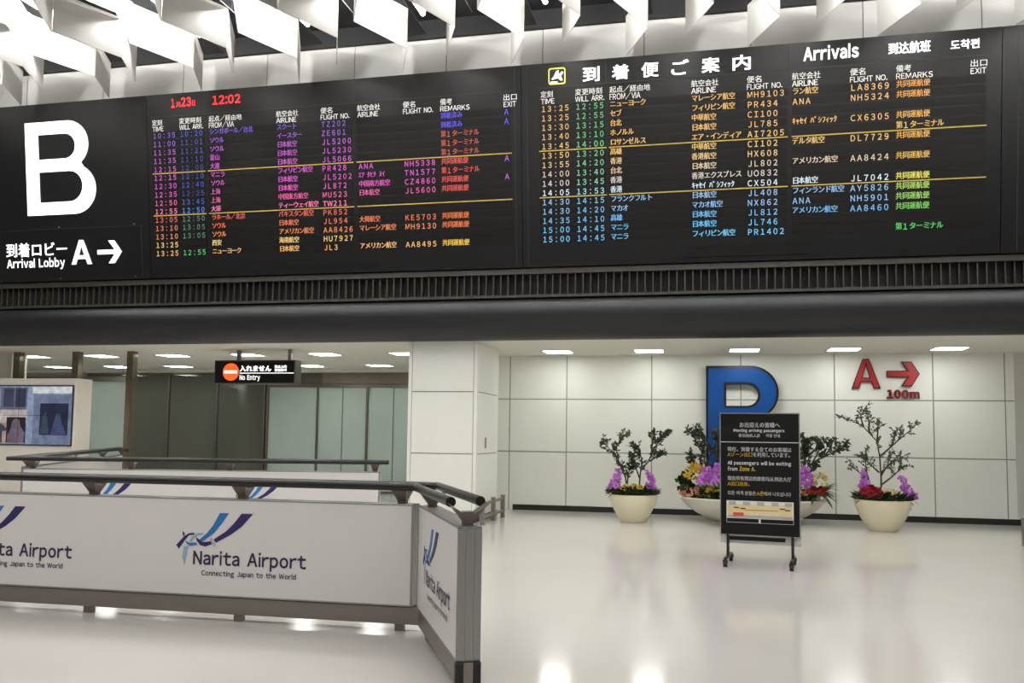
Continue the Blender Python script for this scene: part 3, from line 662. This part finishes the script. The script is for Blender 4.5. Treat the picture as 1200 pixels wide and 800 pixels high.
def barrier(label, P0, ang, L, pan, feet, logos, rail, caps=False, drop=0.0):
    """local x runs along the panel, -y is the printed face, z up"""
    t = thing('barrier', label, 'barrier', (P0[0], P0[1], 0), ang)
    x0, x1 = pan; TH = .15
    fr = .022
    p = MB(); p.box(x0 + fr, x1 - fr, .002, TH - .002, .2 + fr * .6, 1.0 - fr * .6); pa = p.build('panel', M['panel'], t)
    p = MB(); p.box(x0, x1, 0, TH, 1.0 - fr * .6, 1.0); p.box(x0, x1, 0, TH, .2, .2 + fr * .6); p.box(x0, x0 + fr, 0, TH, .2, 1.0)
    p.box(x1 - fr, x1, 0, .045, .2, 1.0); p.box(x1 - fr, x1, .052, TH - .052, .2, 1.0); p.box(x1 - fr, x1, TH - .045, TH, .2, 1.0)
    p.box(x1 - fr, x1 - .004, .04, TH - .04, .2, 1.0)
    p.build('panel_frame', M['alu'], t, bevel=.003)
    for lx in logos:
        for nm, poly in LOGO:
            q = MB(); q.prism([(lx + zl(*c)[0], zl(*c)[1] - drop) for c in poly], lambda a, c, dd: (a, -dd, c), -.003, .002); q.build('logo_ribbon', M[nm], pa)
        q = MB(); f = lambda a, c: (a, -.002, c - drop)
        text_fit(q, 'Narita Airport', lx, .452 - .028, lx + 1.005, .572, f, .022)
        q.build('logo_name', M['text_ink'], pa)
        q = MB(); text_fit(q, 'Connecting Japan to the World', lx + .08, .356, lx + .92, .414, f, .018)
        q.build('logo_motto', M['text_ink'], pa)
    p = MB(); p.box(0, L, .015, TH - .015, .06, .195); be = p.build('base_beam', M['steel'], t, bevel=.004)
    if caps:
        for yy in (.0, TH - .045):
            q = MB(); q.box(L - .05, L + .004, yy - .004, yy + .049, .03, .2); q.build('end_cap', M['rubber'], t, bevel=.01)
    for fx in feet:
        q = MB(); q.box(fx - .036, fx + .036, .045, TH - .045, .0, .062); q.build('foot', M['steel'], t)
        # forked bracket carrying both pipes
        q = MB(); c = TH / 2
        q.hexa([(fx - .032, c - .03, 1.0), (fx + .032, c - .03, 1.0), (fx + .032, c + .03, 1.0), (fx - .032, c + .03, 1.0)], [(fx - .045, c - .03, 1.085), (fx + .045, c - .03, 1.085), (fx + .045, c + .03, 1.085), (fx - .045, c + .03, 1.085)])
        for sg in (-1, 1):
            q.hexa([(fx - .034, c + sg * .028, 1.02), (fx + .034, c + sg * .028, 1.02), (fx + .046, c + sg * .03, 1.075), (fx - .046, c + sg * .03, 1.075)],
                   [(fx - .062, c + sg * .098, 1.112), (fx + .062, c + sg * .098, 1.112), (fx + .062, c + sg * .125, 1.135), (fx - .062, c + sg * .125, 1.135)])
        q.build('bracket', M['bracket'], t)
    for sg in (-1, 1):
        q = MB(); q.tube([(rail[0] + (rail[2] if sg > 0 else 0), TH / 2 + sg * .1, 1.14), (rail[1] + (rail[3] if sg > 0 else 0), TH / 2 + sg * .1, 1.14)], .032, 16); q.build('pipe_rail', M['pipe'], t, smooth=True)
    return t
A1 = math.radians(1.3)
ox, oy = -9.4, 6.575
def mx_(X): return (X - ox)
barrier('white airport logo barrier panel nearest the viewer, spanning the lower left', (ox, oy), A1, 7.17, (0, 7.1), [mx_(-8.0), mx_(-6.62), mx_(-5.21), mx_(-3.81), mx_(-2.42)], [mx_(-8.50), mx_(-6.352), mx_(-4.205)], (0, 7.155, 0, .1))
A2 = math.atan2(-1.5, .755)
barrier('short white barrier panel angled towards the viewer at the end of the front row', (-2.255, 6.71), A2, 1.70, (.0, 1.69), [.2, 1.60], [.45], (.0, 1.565, -.1, -.06), caps=True)
A3 = math.atan2(1.55, 5.1)
barrier('white barrier panel in the second row, half hidden behind the front rail', (-9.62, 10.88), A3, 5.3, (0.0, 5.08), [.12, 1.5, 2.9, 5.0], [1.02, 3.12], (-.2, 5.2, 0, 0), drop=.07)
A4 = math.atan2(8.0, -4.07)
barrier('side barrier running away from the corner of the second row', (-9.86, 11.3), A4, 8.4, (.15, 8.3), [.25, 3.0, 5.8, 8.1], [], (-.3, 8.45, 0, 0))

# low guard rails
def guard(label, x, ys, rz=0.0, w=.075):
    t = thing('guard_rail', label, 'guard rail', (x, ys[0], 0))
    for y in ys:
        p = MB(); p.box(-w / 2, w / 2, y - ys[0] - w / 2, y - ys[0] + w / 2, 0, .43); p.build('post', M['steel'], t, bevel=.004)
    for z in (.13, .36):
        p = MB(); p.box(-.02, .02, 0, ys[-1] - ys[0], z - .025, z + .025); p.build('rail', M['steel'], t)
guard('low steel guard rail beside the white column', -3.915, (15.12, 15.93, 16.68))
t = thing('guard_rail', 'low steel guard rail cut off by the right edge before the alcove wall', 'guard rail', (4.60, 14.85, 0))
for x in (0, .9, 1.8):
    p = MB(); p.box(x - .0375, x + .0375, -.0375, .0375, 0, .43); p.build('post', M['steel'], t, bevel=.004)
for z in (.13, .36):
    p = MB(); p.box(0, 1.8, -.02, .02, z - .025, z + .025); p.build('rail', M['steel'], t)
o = MB(); o.box(0, .012, -.04, .04, -.1, .1); o = o.build('wall_plate', M['steel']); o.location = (-4.13, 16.1, 1.42); tag(o, 'small steel switch plate on the side of the white column', 'wall plate')

# ------------------------------------------------------------------ wall letters of the alcove
wl = lambda x, z, y: Matrix.Translation((x, y, z)) @ Matrix.Rotation(PI / 2, 4, 'X')
t = thing('wall_letter', 'huge blue letter with black rim behind the central planter', 'letter', (-.11, YW, .97))
lbb = letter_b(1.55, 2.06, .40, .38, .485, .915)
I4 = lambda x, z, y: Matrix.Translation((x, y, z)) @ Matrix.Rotation(PI / 2, 4, 'X')
shape2d('letter_rim', lbb, M['letterblack'], t, I4(0, 0, -.08), .16, .0)
shape2d('letter_face', lbb, M['letterblue'], t, I4(0, 0, -.166), .012, -.045)
t = thing('wall_letter', 'red letter with a dark rim high on the alcove wall', 'letter', (2.695, YW, 2.577))
la = letter_a(.535, .585, .115)
shape2d('letter_rim', la, M['letterdark'], t, I4(0, 0, -.03), .06, .0)
shape2d('letter_face', la, M['letterred'], t, I4(0, 0, -.064), .008, -.018)
t = thing('wall_arrow', 'red arrow with a dark rim and distance lettering below it', 'sign', (3.345, YW, 2.38))
ar = arrow(.60, .485, .13)
shape2d('arrow_rim', ar, M['letterdark'], t, I4(0, .24, -.03), .06, .0)
shape2d('arrow_face', ar, M['letterred'], t, I4(0, .24, -.064), .008, -.018)
p = MB(); text_fit(p, '100m', .0, .0, .595, .18, lambda a, c: (a, -.031, c), .05)
vv = list(p.v); p.build('distance_rim', M['letterdark'], t).modifiers.new('solid', 'SOLIDIFY').thickness = .03
p = MB(); text_fit(p, '100m', .022, .02, .573, .16, lambda a, c: (a, -.05, c), .01); p.build('distance_face', M['letterred'], t)

# ------------------------------------------------------------------ planters
def leaf_quads(mb, c, d, n, ln, w):
    s = d.cross(n).normalized() * w; e = c + d * ln; mid = c + d * ln * .5 + n * (w * .35)
    mb.add([c, mid + s, e, mid - s], [(0, 1, 2), (0, 2, 3)])
def rvec(rng): 
    v = Vector((rng.uniform(-1, 1), rng.uniform(-1, 1), rng.uniform(-1, 1)))
    return v.normalized() if v.length > .05 else Vector((0, 0, 1))
def shrub(t, paths, rng, leaves, ln=.075, w=.018, spread=.16, mat_='leaf', from_=.3):
    """branches along paths of points, leafy twigs along their outer length"""
    st = MB(); fo = MB()
    for pth, cnt in zip(paths, leaves):
        pts = [Vector(p) for p in pth]; n = len(pts)
        st.tube(pts, [.016 * (1 - .75 * i / max(1, n - 1)) for i in range(n)], 6)
        twigs = max(4, cnt // 6)
        for k in range(twigs):
            f_ = from_ + (1 - from_) * (k + rng.random()) / twigs
            q = min(n - 2, int(f_ * (n - 1))); a = pts[q].lerp(pts[q + 1], f_ * (n - 1) - q)
            axis = (pts[q + 1] - pts[q]).normalized()
            d = (rvec(rng) + axis * .9 + Vector((0, 0, .35))).normalized(); L = spread * rng.uniform(.5, 1.1) * (1.15 - .4 * f_)
            e = a + d * L; st.tube([a, a.lerp(e, .5) + Vector((0, 0, .008)), e], [.005, .004, .002], 4, cap=False)
            for j in range(9):
                g_ = .2 + .8 * j / 8; c = a.lerp(e, g_); dd = (d * .7 + rvec(rng)).normalized()
                leaf_quads(fo, c, dd, rvec(rng), ln * rng.uniform(.75, 1.25), w * rng.uniform(.95, 1.4))
    st.build('branches', M['stem'], t); fo.build('foliage', M[mat_], t)
def flower_ball(mb, c, r, rng, n=7):
    for k in range(n):
        d = rvec(rng); d.y = -abs(d.y) if rng.random() < .6 else d.y; d.normalize()
        leaf_quads(mb, c, d, rvec(rng), r, r * .45)
def orchid(t, base, tip, rng, width=.1, count=26, name='orchid_spike', m_='orchid', r=.062):
    count = int(count * 1.5)
    fl = MB(); base = Vector(base); tip = Vector(tip)
    for k in range(count):
        f_ = rng.random(); c = base.lerp(tip, f_) + Vector((rng.uniform(-1, 1) * width * (1 - .55 * f_), rng.uniform(-1, .6) * width * .6, 0))
        flower_ball(fl, c, r * (1 - .35 * f_), rng, 7)
    o = fl.build(name, M[m_], t)
    s = MB(); s.tube([base - Vector((0, 0, .22)), base.lerp(tip, .5) + Vector((0, .03, 0)), tip + Vector((0, .02, 0))], .006, 5); s.build('flower_stem', M['leafdark'], t)
    return o
def cluster(t, c, rx, ry, rz, rng, count, name, m_, r=.045, pet=6):
    fl = MB()
    for k in range(count):
        d = rvec(rng); q = Vector(c) + Vector((d.x * rx, d.y * ry, abs(d.z) * rz)); flower_ball(fl, q, r, rng, pet)
    return fl.build(name, M[m_], t)
def skirt_leaves(t, rx, ry, z, rng, count, ln, w, name='ground_foliage', m_='leafdark', up=.5):
    fo = MB()
    for k in range(count):
        a = rng.uniform(0, 2 * PI); rr = math.sqrt(rng.random()); c = Vector((math.cos(a) * rx * rr, math.sin(a) * ry * rr, z + rng.uniform(-.01, .04)))
        d = Vector((math.cos(a) * (.3 + rr), math.sin(a) * (.3 + rr), up * rng.uniform(.2, 1.6))).normalized()
        leaf_quads(fo, c, d, (Vector((0, 0, 1)) + rvec(rng) * .5).normalized(), ln * rng.uniform(.6, 1.2), w * rng.uniform(.7, 1.2))
    return fo.build(name, M[m_], t)
def strap_rosette(t, c, rng, count, ln, w, name='strap_leaves', m_='leafdark', a0=0, a1=2 * PI):
    fo = MB(); c = Vector(c)
    for k in range(count):
        a = a0 + (a1 - a0) * (k + rng.random() * .7) / count; el = rng.uniform(-.05, .75); L = ln * rng.uniform(.75, 1.1)
        h = Vector((math.cos(a), math.sin(a), 0)); s = Vector((-h.y, h.x, 0)); pts = []
        for i in range(6):
            f_ = i / 5; p_ = c + h * L * f_ * math.cos(el) + Vector((0, 0, L * (f_ * math.sin(el) - .42 * f_ * f_ * (1 - el * .5)))); ww = w * (1 - abs(2 * f_ - .7) ** 1.6 * .55) * (1 if i < 5 else .05); pts.append((p_ - s * ww, p_ + s * ww))
        vs = [v for q in pts for v in q]; fo.add(vs, [(2 * i, 2 * i + 1, 2 * i + 3, 2 * i + 2) for i in range(5)])
    return fo.build(name, M[m_], t)
def pot_profile(rb, rt, h):
    pr = []
    for i in range(13):
        f_ = i / 12
        r = rb + (rt - rb) * (1 - (1 - f_) ** 1.55) if f_ < .78 else rb + (rt - rb) * (1 - (1 - .78) ** 1.55) + (rt - (rb + (rt - rb) * (1 - .22 ** 1.55))) * math.sin((f_ - .78) / .22 * PI / 2)
        pr.append((r, h * f_))
    return [(rb * .96, 0)] + pr[1:] + [(rt - .012, h + .008), (rt - .035, h), (rt - .045, h - .05), (.001, h - .05)]
# left cream pot
rng = random.Random(3)
t = thing('potted_plant', 'small cream pot with a forked leafy shrub and purple orchids, left of the central planter', 'potted plant', (-1.43, 16.7, 0))
p = MB(); p.lathe(pot_profile(.225, .45, .50)); p.build('pot', M['cream'], t, smooth=True)
p = MB(); p.lathe([(.39, .45), (.39, .475), (.001, .485)]); p.build('soil', M['soil'], t)
H = .48
shrub(t, [[(-.1, 0, H), (-.14, 0, H + .32), (-.22, .02, .98), (-.36, 0, 1.25), (-.5, -.03, 1.40), (-.58, -.02, 1.47)],
          [(-.16, 0, .92), (-.28, .05, 1.12), (-.32, .0, 1.36), (-.24, -.02, 1.54), (-.12, 0, 1.60)], [(-.12, .04, H + .1), (-.1, .1, .9), (-.02, .1, 1.03)],
          [(.1, 0, H), (.13, -.02, .85), (.16, 0, 1.15), (.1, 0, 1.34), (.02, .0, 1.4)],
          [(.14, 0, .95), (.28, .02, 1.12), (.4, -.02, 1.38), (.56, 0, 1.58), (.64, 0, 1.66)], [(.3, 0, 1.12), (.42, .04, 1.2), (.55, .0, 1.25)], [(.12, .02, .8), (.02, .05, 1.05), (-.02, .04, 1.2)], [(.33, 0, 1.25), (.36, 0, 1.5), (.38, 0, 1.64)]],
      rng, [95, 80, 70, 90, 110, 60, 70, 45])
orchid(t, (-.33, -.18, .62), (-.25, -.14, .98), rng, .11); orchid(t, (.36, -.16, .64), (.28, -.12, .95), rng, .09)
cluster(t, (.0, -.26, .60), .22, .1, .1, rng, 44, 'yellow_blossoms', 'yellowfl', .04)
cluster(t, (-.3, -.28, .52), .1, .06, .05, rng, 8, 'pale_blossoms', 'creamfl', .03)
skirt_leaves(t, .40, .40, H + .02, rng, 420, .17, .034, up=.8); skirt_leaves(t, .3, .3, H + .05, rng, 90, .1, .025, 'pale_leaves', 'leafpale')
strap_rosette(t, (-.28, -.1, .52), rng, 7, .3, .018, a0=2.4, a1=4.6); strap_rosette(t, (.3, -.1, .52), rng, 7, .27, .018, a0=-1.4, a1=.7)
# right cream pot
rng = random.Random(8)
t = thing('potted_plant', 'cream pot with a tall airy shrub and red blooms under the red arrow', 'potted plant', (2.91, 16.62, 0))
p = MB(); p.lathe(pot_profile(.235, .475, .53)); p.build('pot', M['cream'], t, smooth=True)
p = MB(); p.lathe([(.415, .48), (.415, .505), (.001, .515)]); p.build('soil', M['soil'], t)
H = .51
shrub(t, [[(-.03, 0, H), (-.02, 0, .9), (-.04, 0, 1.3), (-.08, .02, 1.55), (-.3, 0, 1.8), (-.48, 0, 1.9), (-.66, 0, 1.96)],
          [(-.3, 0, 1.8), (-.34, .03, 1.98), (-.28, 0, 2.12)], [(-.08, .02, 1.5), (-.06, 0, 1.75), (-.03, 0, 1.88)], [(-.2, 0, 1.7), (-.2, .05, 1.9), (-.22, .03, 2.02)],
          [(-.04, 0, 1.28), (.12, .03, 1.42), (.3, 0, 1.6), (.46, 0, 1.74), (.56, 0, 1.84)], [(.15, .02, 1.45), (.22, .05, 1.62), (.26, .03, 1.76)],
          [(-.06, 0, H), (-.2, .02, .75), (-.36, 0, .98), (-.52, 0, 1.12)], [(-.2, .02, .76), (-.26, .05, 1.05), (-.28, 0, 1.38)], [(-.05, 0, 1.0), (-.2, .03, 1.15), (-.36, .03, 1.3)],
          [(-.03, 0, .78), (.15, .03, .92), (.28, 0, 1.05), (.34, 0, 1.12)], [(-.02, 0, 1.0), (.16, .0, 1.2), (.36, .02, 1.28)], [(-.02, 0, .95), (.08, .06, 1.1), (.2, .04, 1.4)]],
      rng, [80, 45, 45, 36, 60, 40, 50, 50, 55, 45, 60, 50], ln=.066, w=.0125, spread=.16, mat_='leafgrey')
orchid(t, (-.32, -.16, .66), (-.33, -.12, 1.03), rng, .1, 28); orchid(t, (.42, -.16, .60), (.27, -.12, .96), rng, .1, 30)
cluster(t, (-.24, -.33, .60), .16, .1, .16, rng, 40, 'red_blooms', 'redfl', .075)
cluster(t, (.03, -.28, .62), .17, .1, .12, rng, 34, 'yellow_blossoms', 'creamfl', .032)
skirt_leaves(t, .43, .43, H + .02, rng, 460, .17, .034, up=.8); skirt_leaves(t, .3, .3, H + .05, rng, 80, .12, .02, 'pale_leaves', 'leafpale')
strap_rosette(t, (-.28, -.1, .55), rng, 6, .3, .018, a0=2.4, a1=4.4); strap_rosette(t, (.34, -.1, .55), rng, 6, .25, .018, a0=-1.4, a1=.7)
# central wide bowl
rng = random.Random(12)
t = thing('planter_bowl', 'wide low white bowl planter full of flowers behind the black stand sign', 'planter', (.72, 17.2, 0))
pr = [(.50, 0), (.56, .012), (.78, .07), (1.0, .17), (1.17, .29), (1.28, .40), (1.325, .455), (1.315, .475), (1.29, .475), (1.27, .44), (.001, .42)]
p = MB(); p.lathe(pr, 64, 1.0, .80); p.build('bowl', M['bowl'], t, smooth=True)
p = MB(); p.lathe([(1.22, .41), (1.22, .45), (.001, .47)], 48, 1.0, .80); p.build('soil', M['soil'], t)
H = .46
shrub(t, [[(-.8, 0, H), (-.82, 0, .95), (-.86, .02, 1.2), (-1.0, 0, 1.5), (-1.12, 0, 1.66)], [(-.82, 0, 1.0), (-.74, 0, 1.3), (-.9, 0, 1.55), (-1.02, 0, 1.7)], [(-.8, 0, .8), (-1.0, .02, 1.05), (-1.14, 0, 1.2)], [(-.74, 0, .8), (-.62, 0, 1.1), (-.6, 0, 1.45), (-.7, 0, 1.62)], [(-.7, 0, .7), (-.45, .05, 1.0), (-.3, .05, 1.3)],
          [(.85, 0, H), (.9, 0, .95), (.96, 0, 1.2), (.9, 0, 1.5), (.85, 0, 1.65)], [(.9, 0, .95), (1.1, 0, 1.15), (1.35, 0, 1.28), (1.55, 0, 1.36), (1.7, -.02, 1.47)], [(1.08, 0, 1.12), (1.2, .03, 1.34), (1.22, 0, 1.52)], [(.92, 0, 1.0), (.98, .05, 1.3), (1.05, .03, 1.55)], [(.9, 0, .85), (1.06, .0, .98), (1.16, 0, 1.05)], [(1.3, 0, 1.26), (1.42, 0, 1.42), (1.44, 0, 1.5)], [(.8, 0, .9), (.7, 0, 1.2), (.72, 0, 1.5)], [(.6, 0, .7), (.4, 0, 1.1), (.2, 0, 1.4)]],
      rng, [100, 90, 80, 90, 60, 100, 80, 70, 90, 45, 36, 70, 60], ln=.085, w=.022, spread=.19)
for bx_, tp in (((-.84, -.5, .74), (-.8, -.46, 1.02)), ((-.62, -.54, .78), (-.58, -.48, 1.1)), ((.94, -.46, .74), (.90, -.42, 1.06)), ((.5, -.5, .76), (.5, -.44, 1.1))): orchid(t, bx_, tp, rng, .13, 34, r=.075)
cluster(t, (-1.02, -.3, .76), .2, .12, .33, rng, 64, 'yellow_blossoms', 'yellowfl', .055)
cluster(t, (1.16, -.36, .74), .16, .1, .24, rng, 40, 'cream_blossoms', 'creamfl', .05)
cluster(t, (1.10, -.5, .60), .17, .1, .1, rng, 26, 'orange_red_blooms', 'redor', .06)
cluster(t, (-1.10, -.32, .50), .2, .14, .15, rng, 36, 'salmon_blooms', 'pinkfl', .055)
cluster(t, (-.70, -.56, .50), .17, .1, .16, rng, 30, 'amber_blooms', 'yellowfl', .05)
cluster(t, (.80, -.56, .50), .14, .08, .16, rng, 22, 'peach_blooms', 'pinkfl', .05)
skirt_leaves(t, 1.18, .92, H + .03, rng, 1000, .2, .038, up=.8); skirt_leaves(t, 1.1, .85, H + .12, rng, 380, .18, .032, 'pale_leaves', 'leafpale')
cluster(t, (-1.2, -.2, .62), .1, .1, .3, rng, 14, 'broad_leaves', 'leafdark', .13, 5)
strap_rosette(t, (1.14, -.36, .60), rng, 26, .52, .042, a0=-2.2, a1=1.2); strap_rosette(t, (-.78, -.66, .48), rng, 9, .26, .022, 'pale_strap_leaves', 'leafpale')
strap_rosette(t, (1.1, -.36, .66), rng, 14, .42, .038, 'upright_leaves', a0=-1.2, a1=.9)

# ------------------------------------------------------------------ black stand sign on castors
SA = math.radians(-8.0)
t = thing('stand_sign', 'black rolling stand sign with multilingual notice and small floor map', 'sign', (.575, 11.42, 0), SA)
x0, x1, z0, z1 = -.468, .468, .375, 1.868
p = MB(); p.box(x0, x1, 0, .03, z0, z1); p.build('board_panel', M['signblack'], t)
fr = .013; p = MB(); p.box(x0 - fr, x1 + fr, -.008, .034, z1, z1 + fr); p.box(x0 - fr, x1 + fr, -.008, .034, z0 - .018, z0); p.box(x0 - fr, x0, -.008, .034, z0, z1); p.box(x1, x1 + fr, -.008, .034, z0, z1)
p.build('frame', M['alu'], t)
p = MB(); p.box(x0 - fr, x1 + fr, .035, .043, .26, z0 - .02); p.build('lower_sheet', M['acrylic'], t)
p = MB(); p.box(-.40, .30, -.005, .03, .305, .348); p.build('cross_bar', M['signblack'], t)
for sx_ in (-1, 1):
    p = MB(); p.box(sx_ * .385 - .016, sx_ * .385 + .016, -.015, .03, .10, z0 + .01); p.build('leg', M['rubber'], t)
    p = MB(); p.box(sx_ * .385 - .016, sx_ * .385 + .016, -.28, .34, .085, .115); p.build('foot_bar', M['rubber'], t)
    for yy in (-.26, .32):
        c = MB(); c.tube([(sx_ * .385 - .022, yy, .036), (sx_ * .385 + .022, yy, .036)], .036, 16); c.box(sx_ * .385 - .028, sx_ * .385 + .028, yy - .022, yy + .022, .045, .088); c.build('castor', M['rubber'], t)
fz = lambda a, c: (a, -.002, c)
p = MB(); p.box(x0, x1, -.004, 0, 1.512, 1.520); p.build('rule', M['signwhite'], t)
def ln_(parts, zc, h):
    """parts: (text, x0, x1, yellow)"""
    for s, a, c, yl in parts:
        p = MB(); text_fit(p, s, a, zc, c, zc + h, fz, .02); p.build('lettering', M['signyellow'] if yl else M['signwhite'], t)
ln_([('お出迎えの皆様へ', -.235, .245, 0)], 1.70, .062)
ln_([('Meeting arriving passengers', -.31, .30, 0)], 1.632, .05)
ln_([('各位接机人员', -.25, .01, 0), ('마중 안내', .085, .245, 0)], 1.578, .042)
ln_([('現在、到着する全てのお客様は', -.385, .38, 0)], 1.40, .056)
ln_([('Aゾーン出口', -.385, -.085, 1), ('を利用しています。', -.075, .36, 0)], 1.335, .056)
ln_([('All passengers will be exiting', -.385, .375, 0)], 1.222, .06)
ln_([('from', -.385, -.265, 0), ('Zone A.', -.24, -.05, 1)], 1.158, .052)
ln_([('现在所有到达的旅客均从到达大厅', -.385, .375, 0)], 1.04, .054)
ln_([('A出口出来。', -.385, -.12, 1)], .972, .054)
ln_([('모든 여객 분들은', -.385, -.045, 0), ('A존', -.035, .05, 1), ('에서 나오십니다', .055, .37, 0)], .86, .05)
mp = MB(); mp.box(-.40, .40, -.004, 0, .52, .79); mo = mp.build('map_sheet', M['signwhite'], t)
tan = mat('map_tan', (226, 204, 150), .5, noise=.03); gry = mat('map_grey', (172, 172, 170), .5, noise=.03); rd = mat('map_red', (206, 74, 66), .5, noise=.03)
q = MB(); q.box(-.385, .385, -.007, -.004, .615, .75); q.build('map_area', tan, mo)
q = MB()
for a in (-.37, -.2, -.03, .14, .3): q.box(a, a + .085, -.009, -.006, .735, .78)
q.box(-.385, .385, -.009, -.006, .585, .612); q.build('map_buildings', gry, mo)
q = MB(); q.box(-.32, -.19, -.010, -.007, .602, .645); q.build('map_marker', rd, mo)
q = MB(); q.box(-.395, -.012, -.009, -.004, .526, .572); q.box(.012, .395, -.009, -.004, .526, .572)
for a in range(15): q.box(-.17 + a * .026, -.156 + a * .026, -.010, -.006, .675, .683)
for cx_, cz in ((-.28, .70), (.27, .70), (-.2, .69), (.33, .685)): q.box(cx_ - .03, cx_ + .03, -.010, -.006, cz, cz + .012)
q.build('map_markings', M['signblack'], mo)
q = MB()
for a in (-.1, -.05, .06, .1, .2): q.box(a, a + .03, -.010, -.006, .625, .64)
q.build('map_patches', M['signwhite'], mo)
